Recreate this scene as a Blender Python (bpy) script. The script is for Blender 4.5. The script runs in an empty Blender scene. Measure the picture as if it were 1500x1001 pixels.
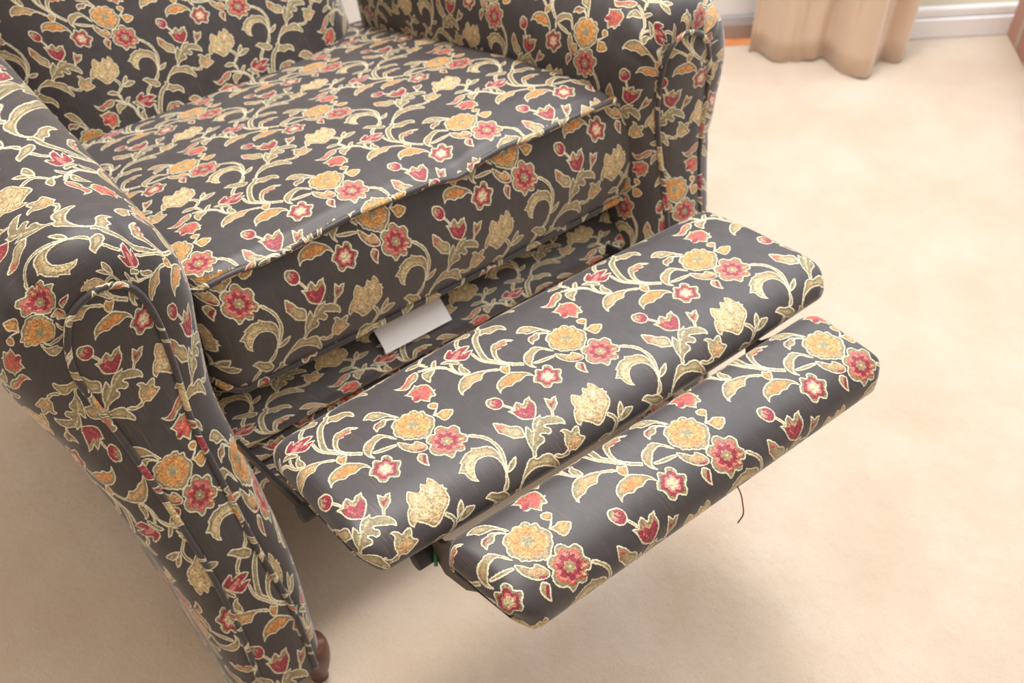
import numpy as np, math
UP=0.16; ZF=-2.75            # metres per fabric repeat ; floor level in repeats
CX=0.985
def spl(pts,n):
    """Catmull-Rom through pts, n samples, uniform in arc length; returns points and arc length"""
    pts=np.array(pts,float); P=np.vstack([2*pts[0]-pts[1],pts,2*pts[-1]-pts[-2]]); out=[]
    for i in range(1,len(P)-2):
        for t in np.linspace(0,1,24,endpoint=False):
            a,b,c,d=P[i-1],P[i],P[i+1],P[i+2]
            out.append(.5*((2*b)+(c-a)*t+(2*a-5*b+4*c-d)*t*t+(3*b-a-3*c+d)*t**3))
    out.append(P[-2]); out=np.array(out)
    L=np.r_[0,np.cumsum(np.linalg.norm(np.diff(out,axis=0),axis=1))]
    s=np.linspace(0,L[-1],n)
    return np.stack([np.interp(s,L,out[:,k]) for k in range(out.shape[1])],1),s
def yfront(z):
    return np.interp(z,[-3,-2.5,-1.8,-1.2,-.6,-.3,.1,.45,.8],[.46,.48,.58,.75,.95,1.05,1.13,1.15,1.17])
# ---------------------------------------------------------------- arms
ARM_FULL=[(-.50,-2.42),(-.49,-1.9),(-.48,-1.5),(-.50,-1.1),(-.52,-.75),(-.54,-.4),(-.50,0),(-.47,.28),(-.52,.56),(-.69,.77),(-.94,.86),(-1.2,.80),(-1.4,.60),(-1.50,.33),(-1.49,.08),(-1.42,-.2),(-1.34,-.5),(-1.25,-.95),(-1.18,-1.4),(-1.13,-1.9),(-1.11,-2.42)]
ARM_PIPE=[(-.61,-2.42),(-.62,-1.95),(-.65,-1.6),(-.70,-1.2),(-.735,-.72),(-.755,-.38),(-.735,-.02),(-.735,.25),(-.765,.45),(-.82,.56),(-.92,.61),(-1.03,.59),(-1.12,.52),(-1.175,.38),(-1.195,.2),(-1.16,-.03),(-1.10,-.35),(-1.03,-.85),(-.98,-1.35),(-.965,-1.9),(-.975,-2.42)]
ARM_N=200
def _armpaths():
    # resample both with the same control parameter so that they correspond
    def rs(p):
        p=np.array(p,float); P=np.vstack([2*p[0]-p[1],p,2*p[-1]-p[-2]]); out=[]
        T=np.linspace(0,len(p)-1,ARM_N)
        for q in T:
            i=min(int(q),len(p)-2); t=q-i; a,b,c,d=P[i],P[i+1],P[i+2],P[i+3]
            out.append(.5*((2*b)+(c-a)*t+(2*a-5*b+4*c-d)*t*t+(3*b-a-3*c+d)*t**3))
        return np.array(out)
    return rs(ARM_FULL),rs(ARM_PIPE)
AF,AP=_armpaths()
AFL=np.r_[0,np.cumsum(np.linalg.norm(np.diff(AF,axis=0),axis=1))]
def arm_band(right=False,yback=4.25):
    """grid [s,w]; params: S arc length over the arm, W distance from the front seam"""
    dep=.26; nw=14
    ys=[]; 
    rows=[]; W=[]
    back=np.r_[np.linspace(0,1,40)]
    yback=3.75 if right else yback
    G=np.zeros((ARM_N,nw+len(back)-1+0,3)); Wp=np.zeros(G.shape[:2])
    for j in range(nw):
        th=j/(nw-1)*math.pi/2
        k=math.sin(th)**.85; 
        x=AP[:,0]+(AF[:,0]-AP[:,0])*k; z=AP[:,1]+(AF[:,1]-AP[:,1])*k
        y0=yfront(AP[:,1]); y=y0+dep*(1-math.cos(th))
        G[:,j,0]=x;G[:,j,1]=y;G[:,j,2]=z
    yb=G[:,nw-1,1]
    for j,t in enumerate(back[1:]):
        G[:,nw+j,0]=AF[:,0];G[:,nw+j,2]=AF[:,1];G[:,nw+j,1]=yb+(yback-yb)*t
    # outside below the roll falls back under the arm a little
    d=np.r_[[0]*1]; 
    dd=np.linalg.norm(np.diff(G,axis=1),axis=2); Wp[:,1:]=np.cumsum(dd,axis=1)
    Wp+= (G[:,0,1]-1.15)[:,None]*-0.0
    S=np.repeat(AFL[:,None],G.shape[1],1)
    # gathered creases where the cover is pulled round the arch
    tt=np.linspace(0,1,ARM_N)[:,None]; ww=np.arange(G.shape[1])[None,:]
    for t0,sl,wid,amp,ln in ((.585,-.0022,.011,.034,16),(.625,-.0030,.009,.022,13),(.765,.0010,.012,.030,14),(.43,.0020,.011,.028,14),(.395,.0012,.009,.016,12),(.86,.0006,.010,.012,10)):
        gq=np.exp(-((tt-t0-sl*ww)/wid)**2)*np.clip(1-ww/ln,0,1)**.7*(ww<=ln)*np.clip(ww/2.0,0,1)*amp*1.7
        dx=G[...,0]+.97; dz=G[...,2]-.15; rr=np.sqrt(dx*dx+dz*dz)+1e-6
        G[...,0]-=gq*dx/rr; G[...,2]-=gq*dz/rr*(G[...,2]>0)
    ty=np.clip((G[...,1]-1.35)/1.9,0,1.3)
    if right: G=G.copy(); G[...,0]=2*CX-G[...,0]-.33*ty**.9
    else: G[...,2]-=.06*ty*(G[...,2]>.2)*np.clip((G[...,2]-.2)/.3,0,1)
    return G,S,G[...,1]*1.0 if False else Wp
def arm_front(right=False):
    """flat front panel bounded by the piping; params X across, V down from the arch top"""
    n=ARM_N; top=int(np.argmax(AP[:,1])); 
    zt=AP[top,1]; zb=AP[0,1]
    zs=zt-(zt-zb)*np.linspace(0.0015,1,90)**1.25
    li=AP[:top+1]; ri=AP[top:][::-1]
    xi=np.interp(zs,li[:,1],li[:,0]); xo=np.interp(zs,ri[:,1],ri[:,0])
    t=np.linspace(0,1,25)[None,:]
    X=xi[:,None]*(1-t)+xo[:,None]*t
    Z=np.repeat(zs[:,None],25,1)
    bul=.035*(1-(2*t-1)**4)*np.clip((zt-Z)/.15,0,1)
    Y=yfront(Z)-bul+.004
    p=np.stack([np.zeros(90),yfront(zs),zs],1); V=np.r_[0,np.cumsum(np.linalg.norm(np.diff(p,axis=0),axis=1))]
    G=np.stack([X,Y,Z],-1)
    if right: G[...,0]=2*CX-G[...,0]
    return G,G[...,0].copy(),np.repeat(V[:,None],25,1)
# ---------------------------------------------------------------- cushion
CXL,CXR=-.50,2.66
def front_top_z(x):
    t=(x-1.05)/1.55
    z=.26+.02*np.cos(2.2*x)+.045*np.clip(-t,0,1)**2
    z=z-.045*np.exp(-((x-1.22)/.12)**2)+.02*np.exp(-((x-1.55)/.2)**2)-.06*np.exp(-((x-.02)/.33)**2)
    return z
def cushion_top(nx=90,ny=60):
    x=np.linspace(CXL,CXR,nx); yy=np.linspace(0,1,ny)**1.3
    X=np.repeat(x[:,None],ny,1); T=np.repeat(yy[None,:],nx,0)
    yv=1.285+ (3.85-1.285)*T
    prof=np.interp(yv,[1.28,1.36,1.6,2.2,2.8,3.5,4.3],[0,.035,.035,-.05,-.19,-.37,-.55])
    t=np.clip(np.abs((X-1.08)/1.6),0,1)
    Z=front_top_z(X)*np.exp(-T*3)+(.27)*(1-np.exp(-T*3))+prof-.10*t**6-.0*X
    # rounded plan corners
    e=np.clip((np.abs(X-1.08)-1.44)/.14,0,1)
    Y=yv+.035*e*e*(1-T)
    return np.stack([X,Y,Z],-1),X.copy(),-(yv-1.285)
def cushion_band(nx=90,nz=30):
    x=np.linspace(CXL,CXR,nx); s=np.linspace(0,1,nz)
    X=np.repeat(x[:,None],nz,1); s=np.repeat(s[None,:],nx,0)
    zt=front_top_z(X); zb=-.50-.03*np.cos((X-1.1)/1.6*1.5)
    e=np.clip((np.abs(X-1.08)-1.44)/.14,0,1); zb=zb+.07*e*e
    Z=zt+(zb-zt)*s
    e=np.clip((np.abs(X-1.08)-1.44)/.14,0,1)
    Y=1.285-.085*s-.075*np.sin(np.pi*s)*(1-e*e)+.10*e*e*(.35+.65*s)
    return np.stack([X,Y,Z],-1),X.copy(),s*.87
# ---------------------------------------------------------------- back rest
def backrest(nx=50,nz=50):
    x=np.linspace(-.60,2.0,nx); s=np.linspace(0,3.2,nz)
    X=np.repeat(x[:,None],nz,1); s=np.repeat(s[None,:],nx,0)
    t=(X-.7)/1.3
    A=math.radians(62)
    Y=3.35+s*math.cos(A)+.35*np.abs(t)**5-.12*np.sin(np.clip(s/2.2,0,1)*np.pi)*(1-t*t)
    Z=-.35+s*math.sin(A)
    Xn=.8+(X-.8)*(1-.0*s)
    return np.stack([Xn,Y,Z],-1),X.copy(),-s
# ---------------------------------------------------------------- foot rest pads
PADS=dict(
 pad1=dict(x0=-.003,y=0.,z=0.,a=-.109,u0=-.63,u1=2.45,fl=(.02,.0,.08),prof=[(-.39,-.26),(-.45,-.20),(-.475,-.14),(-.45,-.075),(-.38,-.02),(-.27,0),(-.1,.004),(.1,.0),(.29,-.01),(.41,-.038),(.495,-.085),(.54,-.145),(.53,-.205),(.46,-.245)],bow=-.019,sk=-.011),
 pad2=dict(x0=.03,y=-.882,z=-.015,a=.101,u0=-.33,u1=2.20,fl=(.03,.06,.0),prof=[(-.18,-.26),(-.235,-.20),(-.255,-.13),(-.235,-.055),(-.16,-.012),(0,0),(.12,-.005),(.2,-.03),(.26,-.08),(.285,-.15),(.28,-.21),(.24,-.26)],bow=.0,sk=.001))
def pad(name,nu=110,nv=56):
    q=PADS[name]; P,L=spl(q['prof'],400)
    i0=np.argmin(np.abs(P[:,0])+5*(P[:,1]<-.06)); L=L-L[i0]
    vs=np.linspace(L[0],L[-1],nv); pv=np.interp(vs,L,P[:,0]); pz=np.interp(vs,L,P[:,1])
    r=.11; u0,u1=q['u0'],q['u1']; ext=.13
    us=np.r_[np.linspace(u0-ext+.02,u0+r,12)[:-1],np.linspace(u0+r,u1-r,nu-22),np.linspace(u1-r,u1+ext-.02,12)[1:]]
    ca,sa=math.cos(q['a']),math.sin(q['a'])
    G=np.zeros((len(us),nv,3))
    for i,u in enumerate(us):
        e=max(0,(u0+r)-u,u-(u1-r)); th=min(e/r,math.pi/2); ex=r*math.sin(th); o_=max(0,e-r*math.pi/2); dr=r*(1-math.cos(th))+o_; ex-=o_*.9
        x=u if e==0 else ((u0+r-ex) if u<.5 else (u1-r+ex))
        k=max(0,min(1,math.sin(th)))                                   # 0..1 towards the end
        vc=(pv.max()+pv.min())/2; hv=(pv.max()-pv.min())/2; qv=(pv-vc)/hv
        rc=.17/hv
        shrink=1-rc*(1-math.sqrt(max(0,1-k*k*.96)))*.8
        pvv=vc+(pv-vc)*(1-(1-shrink)*np.abs(qv)**3)
        zz=-((np.maximum(-pz,0)**3+dr**3)**(1/3)) 
        zz=np.where(pz>0,pz-dr,zz)
        zz=np.maximum(zz,-(.27-.13*k))
        xx=x-(1 if u>.5 else -1)*(.02*(np.abs(qv)**6))*(1 if e>0 else 0)
        fr=np.clip((pv-pv.min())/(pv.max()-pv.min()),0,1); w_=min(1,max(0,(u-u0)/(u1-u0))); fl=q['fl']
        xx=xx+(fl[0]*(1-w_)+fl[1])*fr+fl[2]*w_*fr
        t=(q['x0']+u)-1
        zo=q['bow']*(1-t*t)
        G[i,:,0]=q['x0']+xx; zo=zo; bk=.035*(1-t*t)*np.clip(-pv/.4,0,1)*(1 if name=='pad1' else 0)
        G[i,:,1]=q['y']-pvv*ca-zz*sa+bk; G[i,:,2]=q['z']-pvv*sa+zz*ca+zo
    U=np.repeat(us[:,None],nv,1); V=np.repeat(vs[None,:],len(us),0)
    V=V-q['sk']*(U-1)
    return G,U,V
def rail(nx=80,n=110):
    P,L=spl([(1.75,-.60),(1.45,-.62),(1.25,-.72),(1.14,-.785),(1.095,-.83),(1.10,-.875),(1.165,-.895),(1.105,-.92),(1.07,-.965),(1.075,-1.01),(1.13,-1.03),(1.07,-1.055),(1.03,-1.11),(1.02,-1.18),(1.12,-1.22),(1.3,-1.2)],n)
    x=np.linspace(-.62,2.80,nx)
    G=np.zeros((nx,n,3)); G[...,0]=x[:,None]; G[...,1]=P[:,0]; G[...,2]=P[:,1]
    return G,np.repeat(x[:,None],n,1),np.repeat(L[None],nx,0)
UVFIT={}
def basis(a,b,deg):
    o=[np.ones_like(a),a,b]
    if deg>1: o+=[a*a,a*b,b*b]
    if deg>2: o+=[a**3,a*a*b,a*b*b,b**3]
    return np.stack(o,-1)
def uvmap(key,a,b):
    if key not in UVFIT: return a,b
    m=UVFIT[key]; B=basis(a-m['c'][0],b-m['c'][1],m['deg'])
    return B@np.array(m['u']),B@np.array(m['v'])

# woven repeat: name | kind | polygon points in repeats | stroke widths
TILE_DATA='''vineA|sv|-0.286,0.007,-0.315,-0.018,-0.347,-0.046,-0.367,-0.077,-0.389,-0.105,-0.411,-0.133,-0.406,-0.182,-0.386,-0.238,-0.359,-0.292,-0.329,-0.327,-0.288,-0.35,-0.276,-0.385|0.022 0.022 0.026 0.026 0.028 0.034 0.036 0.036 0.036 0.036 0.036 0.034
vineB|sv|-0.436,-0.229,-0.44,-0.195,-0.436,-0.156,-0.418,-0.123,-0.39,-0.089,-0.363,-0.054|0.02
vineC|sv|-0.337,-0.03,-0.316,-0.016,-0.287,0.009|0.024
serr|sv|-0.247,0.035,-0.212,0.046,-0.174,0.054,-0.126,0.064|0.018 0.026 0.028 0.016
Tstem|sv|-0.575,-0.234,-0.588,-0.197,-0.589,-0.159,-0.576,-0.134,-0.545,-0.111|0.018
hvine|sv|-0.708,-0.303,-0.656,-0.28,-0.635,-0.264,-0.612,-0.237,-0.601,-0.2,-0.594,-0.167,-0.575,-0.135|0.018
Ttop|sv|-0.46,-0.315,-0.445,-0.35,-0.41,-0.385|0.026
bstem|sv|-0.565,0.18,-0.551,0.209,-0.542,0.233|0.018
berrycon|sv|0.181,-0.067,0.167,-0.02,0.146,-0.002,0.127,0.012|0.012
rosestem|sv|-0.171,0.522,-0.151,0.547,-0.142,0.575,-0.151,0.6,-0.192,0.645,-0.172,0.695|0.026 0.026 0.024 0.02 0.016
Rstem|v|0.171,0.228,0.193,0.235,0.218,0.262,0.242,0.296,0.251,0.336,0.257,0.374,0.252,0.414,0.24,0.446,0.221,0.483,0.203,0.509,0.188,0.554,0.161,0.585,0.135,0.574,0.163,0.549,0.18,0.523,0.2,0.489,0.217,0.447,0.229,0.404,0.234,0.359,0.225,0.318,0.204,0.28,0.171,0.245|
cresc|l|0.035,0.345,0.065,0.329,0.095,0.315,0.125,0.316,0.134,0.304,0.163,0.321,0.201,0.336,0.222,0.362,0.228,0.393,0.226,0.428,0.215,0.47,0.204,0.501,0.193,0.503,0.2,0.471,0.199,0.432,0.182,0.401,0.154,0.386,0.121,0.383,0.097,0.394,0.075,0.416,0.058,0.45,0.058,0.477,0.035,0.462,0.02,0.436,0.018,0.406,-0.005,0.391,0.017,0.374,0.038,0.355|
crescin|i_lt|0.046,0.377,0.076,0.353,0.118,0.348,0.181,0.363,0.206,0.395,0.17,0.377,0.129,0.367,0.098,0.379,0.067,0.411,0.048,0.458,0.034,0.43,0.035,0.396|
smleaf|l|0.198,0.511,0.229,0.478,0.252,0.468,0.288,0.46,0.279,0.479,0.261,0.501,0.232,0.512|
leafbase|l|0.038,0.561,0.062,0.55,0.082,0.549,0.113,0.568,0.139,0.576,0.159,0.597,0.172,0.624,0.156,0.64,0.132,0.644,0.095,0.621,0.059,0.581|
L1|l|-0.54,-0.111,-0.508,-0.103,-0.468,-0.085,-0.437,-0.07,-0.409,-0.05,-0.413,-0.032,-0.449,-0.054,-0.472,-0.067,-0.496,-0.063,-0.528,-0.038,-0.548,-0.043,-0.579,-0.045,-0.61,-0.031,-0.636,-0.03,-0.657,-0.023,-0.67,-0.009,-0.675,-0.027,-0.666,-0.056,-0.648,-0.081,-0.615,-0.109,-0.58,-0.121,-0.562,-0.117|
L1in|i_oc|-0.624,-0.068,-0.572,-0.088,-0.53,-0.089,-0.496,-0.076,-0.524,-0.054,-0.564,-0.057,-0.602,-0.049,-0.632,-0.043,-0.659,-0.034|
sq|y|-0.397,-0.052,-0.386,-0.059,-0.375,-0.045,-0.35,-0.036,-0.366,-0.008,-0.392,0.015,-0.407,0.002,-0.414,-0.017,-0.412,-0.04|
L2|l|-0.4,0.008,-0.38,0.009,-0.352,0.029,-0.322,0.059,-0.307,0.088,-0.306,0.117,-0.316,0.105,-0.338,0.086,-0.357,0.089,-0.385,0.097,-0.412,0.09,-0.44,0.098,-0.462,0.087,-0.481,0.083,-0.498,0.088,-0.521,0.104,-0.515,0.073,-0.503,0.044,-0.478,0.025,-0.447,0.012,-0.418,0.009|
L2in|i_or|-0.484,0.06,-0.438,0.036,-0.401,0.036,-0.366,0.046,-0.341,0.063,-0.37,0.078,-0.404,0.081,-0.435,0.079,-0.461,0.072|
L3|l|-0.296,-0.337,-0.267,-0.362,-0.238,-0.348,-0.205,-0.339,-0.179,-0.32,-0.163,-0.29,-0.176,-0.255,-0.2,-0.286,-0.225,-0.29,-0.259,-0.289,-0.281,-0.312,-0.307,-0.314|
L4|l|-0.203,-0.169,-0.219,-0.189,-0.247,-0.21,-0.284,-0.212,-0.311,-0.214,-0.34,-0.194,-0.365,-0.154,-0.377,-0.12,-0.373,-0.082,-0.364,-0.053,-0.343,-0.045,-0.353,-0.073,-0.354,-0.1,-0.346,-0.128,-0.322,-0.16,-0.299,-0.157,-0.281,-0.167,-0.253,-0.16,-0.24,-0.18,-0.22,-0.166|
L4in|i_co|-0.325,-0.153,-0.309,-0.166,-0.29,-0.162,-0.273,-0.173,-0.254,-0.17,-0.245,-0.18,-0.266,-0.186,-0.286,-0.177,-0.311,-0.177|
Tcal|g|-0.612,-0.275,-0.582,-0.28,-0.556,-0.264,-0.527,-0.222,-0.544,-0.206,-0.577,-0.241|
Tleaf|l|-0.569,-0.179,-0.543,-0.2,-0.524,-0.201,-0.535,-0.175,-0.53,-0.145,-0.538,-0.113,-0.56,-0.12,-0.576,-0.147|
T|l|-0.569,-0.302,-0.547,-0.322,-0.505,-0.344,-0.49,-0.331,-0.505,-0.309,-0.455,-0.315,-0.423,-0.307,-0.399,-0.287,-0.428,-0.27,-0.468,-0.26,-0.44,-0.261,-0.408,-0.249,-0.432,-0.234,-0.469,-0.213,-0.494,-0.209,-0.523,-0.227,-0.57,-0.282|
Tin|i_cr|-0.559,-0.297,-0.54,-0.314,-0.509,-0.33,-0.502,-0.322,-0.515,-0.298,-0.462,-0.305,-0.429,-0.297,-0.415,-0.287,-0.447,-0.274,-0.486,-0.257,-0.462,-0.253,-0.422,-0.248,-0.45,-0.232,-0.476,-0.219,-0.496,-0.22,-0.524,-0.242,-0.559,-0.282|
Tin2|i_pk|-0.544,-0.266,-0.521,-0.283,-0.471,-0.293,-0.469,-0.281,-0.499,-0.261,-0.533,-0.251|
L5|l|-0.256,-0.036,-0.226,-0.052,-0.201,-0.056,-0.179,-0.063,-0.151,-0.055,-0.129,-0.027,-0.11,0.004,-0.104,0.034,-0.127,0.01,-0.148,-0.018,-0.177,-0.017,-0.204,-0.007,-0.234,0.018,-0.257,0.04,-0.254,0.067,-0.263,0.071,-0.278,0.046,-0.282,0.018,-0.275,-0.009|
L7|l|-0.115,0.05,-0.091,0.075,-0.066,0.106,-0.047,0.097,-0.031,0.111,-0.02,0.138,-0.015,0.159,-0.025,0.179,-0.046,0.181,-0.082,0.171,-0.106,0.146,-0.124,0.114,-0.128,0.086,-0.124,0.064|
L7in|i_oc|-0.108,0.069,-0.086,0.109,-0.041,0.123,-0.026,0.158,-0.066,0.152,-0.094,0.119|
L7in2|i_cr|-0.074,0.155,-0.052,0.162,-0.033,0.172,-0.048,0.176,-0.069,0.168|
drop|l|-0.096,0.187,-0.078,0.179,-0.057,0.193,-0.054,0.216,-0.073,0.247,-0.084,0.276,-0.103,0.253,-0.111,0.223,-0.108,0.201|
dropin|i_cr|-0.07,0.202,-0.06,0.21,-0.079,0.242,-0.086,0.265,-0.092,0.247,-0.09,0.225|
La|l|-0.159,-0.198,-0.127,-0.218,-0.098,-0.22,-0.067,-0.2,-0.046,-0.17,-0.029,-0.135,-0.007,-0.092,-0.027,-0.096,-0.043,-0.125,-0.065,-0.14,-0.09,-0.145,-0.121,-0.155,-0.136,-0.179|
Lb|l|-0.145,-0.122,-0.127,-0.133,-0.106,-0.132,-0.08,-0.136,-0.05,-0.117,-0.026,-0.09,-0.035,-0.086,-0.067,-0.11,-0.091,-0.091,-0.11,-0.085,-0.128,-0.088,-0.152,-0.072,-0.154,-0.093,-0.154,-0.107|
Lbin|i_cr|-0.141,-0.113,-0.121,-0.123,-0.1,-0.122,-0.124,-0.112,-0.144,-0.098|
X1|l|0.089,-0.285,0.118,-0.271,0.155,-0.281,0.194,-0.31,0.232,-0.321,0.259,-0.314,0.25,-0.282,0.22,-0.256,0.186,-0.251,0.151,-0.23,0.126,-0.236,0.101,-0.26|
X1in|i_co|0.122,-0.262,0.165,-0.281,0.202,-0.307,0.248,-0.314,0.206,-0.288,0.17,-0.266,0.14,-0.25|
X2|l|0.261,-0.271,0.279,-0.283,0.316,-0.275,0.345,-0.265,0.323,-0.24,0.291,-0.224,0.264,-0.193,0.254,-0.215,0.253,-0.247|
X3|l|0.342,-0.298,0.369,-0.322,0.395,-0.321,0.377,-0.292,0.353,-0.268,0.333,-0.278|
X4|l|0.225,-0.37,0.26,-0.39,0.3,-0.38,0.335,-0.33,0.3,-0.345,0.26,-0.35|
Xst|sv|0.393,-0.224,0.368,-0.252,0.344,-0.271,0.31,-0.29,0.267,-0.31|0.018
X|l|0.102,-0.205,0.123,-0.205,0.151,-0.218,0.175,-0.226,0.188,-0.24,0.196,-0.221,0.22,-0.215,0.244,-0.194,0.245,-0.167,0.241,-0.142,0.255,-0.138,0.236,-0.126,0.23,-0.102,0.216,-0.096,0.203,-0.105,0.188,-0.094,0.172,-0.076,0.16,-0.096,0.145,-0.12,0.125,-0.115,0.113,-0.131,0.117,-0.156,0.123,-0.17,0.111,-0.191|
Xin|i_co|0.128,-0.19,0.161,-0.209,0.188,-0.198,0.224,-0.198,0.234,-0.168,0.222,-0.14,0.182,-0.109,0.16,-0.111,0.153,-0.137,0.13,-0.13,0.119,-0.145,0.133,-0.165|
Xin2|i_cr|0.119,-0.149,0.139,-0.155,0.167,-0.153,0.145,-0.134,0.126,-0.129,0.116,-0.135|
b1|y|0.145,-0.066,0.166,-0.072,0.188,-0.061,0.197,-0.043,0.176,-0.02,0.156,-0.025,0.142,-0.042|
b2|y|0.135,0.006,0.157,0.008,0.189,0.005,0.218,0.026,0.228,0.041,0.202,0.067,0.158,0.08,0.141,0.06,0.137,0.031,0.129,0.014|
O|l|-0.072,-0.069,-0.054,-0.08,-0.037,-0.087,-0.019,-0.084,-0.006,-0.086,0.01,-0.095,0.028,-0.092,0.04,-0.086,0.059,-0.091,0.075,-0.086,0.086,-0.075,0.086,-0.059,0.105,-0.056,0.112,-0.044,0.108,-0.023,0.115,-0.004,0.123,0.013,0.12,0.037,0.102,0.057,0.088,0.079,0.061,0.094,0.045,0.11,0.022,0.116,0.007,0.12,-0.006,0.109,-0.024,0.103,-0.04,0.088,-0.06,0.079,-0.071,0.066,-0.084,0.061,-0.087,0.038,-0.099,0.018,-0.102,0.002,-0.096,-0.019,-0.083,-0.034,-0.082,-0.055|
R|g|-0,0.125,0.019,0.113,0.039,0.109,0.053,0.117,0.068,0.096,0.09,0.085,0.109,0.089,0.123,0.106,0.131,0.124,0.155,0.123,0.171,0.137,0.175,0.165,0.16,0.195,0.173,0.219,0.166,0.245,0.146,0.261,0.122,0.256,0.12,0.282,0.103,0.298,0.082,0.293,0.069,0.282,0.048,0.299,0.025,0.303,0.018,0.282,0.01,0.265,-0.01,0.256,-0.028,0.238,-0.034,0.212,-0.025,0.183,-0.005,0.167,-0.012,0.149|
S|g|-0.336,0.136,-0.316,0.116,-0.301,0.111,-0.28,0.081,-0.259,0.084,-0.247,0.101,-0.232,0.085,-0.211,0.082,-0.194,0.099,-0.193,0.124,-0.197,0.138,-0.172,0.158,-0.178,0.177,-0.194,0.191,-0.206,0.201,-0.213,0.222,-0.23,0.24,-0.246,0.24,-0.27,0.221,-0.286,0.228,-0.303,0.234,-0.318,0.225,-0.327,0.211,-0.325,0.187,-0.327,0.169,-0.34,0.153|
B|g|-0.621,0.106,-0.601,0.092,-0.575,0.099,-0.556,0.108,-0.547,0.13,-0.548,0.159,-0.566,0.182,-0.593,0.19,-0.616,0.179,-0.629,0.156,-0.631,0.128|
Bin|i_cr|-0.575,0.106,-0.552,0.13,-0.555,0.158,-0.571,0.178,-0.598,0.182,-0.619,0.157,-0.622,0.139,-0.597,0.148,-0.599,0.124,-0.582,0.131,-0.586,0.113|
T2|l|-0.581,0.226,-0.557,0.23,-0.544,0.237,-0.529,0.213,-0.499,0.197,-0.492,0.214,-0.485,0.234,-0.464,0.215,-0.424,0.211,-0.433,0.233,-0.432,0.263,-0.442,0.289,-0.469,0.322,-0.501,0.349,-0.528,0.336,-0.549,0.324,-0.564,0.304,-0.567,0.268,-0.574,0.238|
T2in|i_cr|-0.556,0.249,-0.537,0.25,-0.521,0.256,-0.512,0.223,-0.507,0.246,-0.495,0.27,-0.454,0.245,-0.449,0.278,-0.476,0.317,-0.503,0.338,-0.529,0.326,-0.551,0.3,-0.557,0.276|
sb|l|-0.378,0.266,-0.367,0.282,-0.358,0.296,-0.344,0.289,-0.321,0.294,-0.334,0.317,-0.346,0.34,-0.369,0.355,-0.392,0.364,-0.409,0.384,-0.421,0.376,-0.406,0.348,-0.4,0.315,-0.389,0.289|
sbin|i_cr|-0.376,0.306,-0.37,0.317,-0.349,0.312,-0.369,0.331,-0.389,0.341,-0.386,0.324|
L8|l|-0.685,0.244,-0.662,0.259,-0.641,0.285,-0.63,0.309,-0.602,0.326,-0.59,0.35,-0.595,0.378,-0.61,0.407,-0.636,0.396,-0.663,0.384,-0.674,0.365,-0.685,0.341,-0.702,0.317,-0.699,0.281|
L8in|i_co|-0.688,0.276,-0.669,0.281,-0.646,0.304,-0.67,0.296,-0.688,0.295,-0.686,0.325,-0.696,0.309|
L10|g|-0.622,0.519,-0.641,0.509,-0.628,0.482,-0.625,0.45,-0.613,0.411,-0.577,0.362,-0.565,0.359,-0.558,0.383,-0.558,0.397,-0.54,0.37,-0.513,0.347,-0.484,0.343,-0.461,0.341,-0.47,0.358,-0.44,0.367,-0.415,0.381,-0.395,0.402,-0.385,0.43,-0.394,0.458,-0.415,0.441,-0.439,0.431,-0.464,0.416,-0.489,0.408,-0.472,0.432,-0.477,0.452,-0.502,0.458,-0.52,0.441,-0.539,0.438,-0.529,0.456,-0.543,0.478,-0.571,0.481,-0.597,0.489,-0.612,0.5|
L10in|i_ta|-0.626,0.505,-0.589,0.456,-0.546,0.41,-0.492,0.379,-0.449,0.39,-0.414,0.412,-0.402,0.43,-0.436,0.414,-0.484,0.395,-0.509,0.401,-0.492,0.438,-0.529,0.426,-0.551,0.433,-0.55,0.459,-0.583,0.469,-0.605,0.485|
L10ln|si|-0.605,0.461,-0.563,0.415,-0.511,0.377,-0.48,0.364|0.006
L11|l|-0.776,0.616,-0.755,0.584,-0.73,0.556,-0.703,0.535,-0.673,0.511,-0.642,0.51,-0.622,0.526,-0.594,0.523,-0.563,0.531,-0.542,0.549,-0.54,0.566,-0.524,0.607,-0.521,0.635,-0.535,0.644,-0.56,0.615,-0.599,0.587,-0.631,0.573,-0.664,0.566,-0.702,0.572,-0.731,0.584,-0.753,0.607,-0.765,0.624|
ct|l|-0.442,0.472,-0.421,0.47,-0.404,0.482,-0.395,0.499,-0.376,0.491,-0.346,0.49,-0.348,0.516,-0.359,0.537,-0.338,0.562,-0.36,0.578,-0.39,0.59,-0.418,0.599,-0.442,0.584,-0.46,0.599,-0.486,0.598,-0.516,0.59,-0.537,0.572,-0.541,0.557,-0.52,0.557,-0.491,0.575,-0.466,0.57,-0.457,0.567,-0.46,0.542,-0.449,0.516,-0.433,0.492|
ctin|i_oc|-0.45,0.552,-0.436,0.537,-0.407,0.534,-0.387,0.527,-0.371,0.544,-0.362,0.558,-0.391,0.575,-0.421,0.584,-0.444,0.574|
C|l|-0.259,0.336,-0.239,0.35,-0.213,0.37,-0.183,0.335,-0.165,0.352,-0.139,0.325,-0.123,0.343,-0.114,0.371,-0.11,0.392,-0.095,0.397,-0.103,0.41,-0.092,0.423,-0.103,0.436,-0.107,0.465,-0.128,0.493,-0.158,0.51,-0.18,0.527,-0.203,0.542,-0.237,0.554,-0.255,0.547,-0.273,0.523,-0.292,0.503,-0.312,0.49,-0.33,0.506,-0.343,0.484,-0.333,0.45,-0.314,0.42,-0.295,0.407,-0.291,0.378,-0.278,0.357|
Cin1|i_cm|-0.246,0.364,-0.22,0.381,-0.231,0.411,-0.235,0.436,-0.267,0.422,-0.268,0.399|
Cin2|i_cm|-0.163,0.356,-0.135,0.356,-0.123,0.394,-0.148,0.424,-0.191,0.428,-0.193,0.402,-0.184,0.378|
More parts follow.
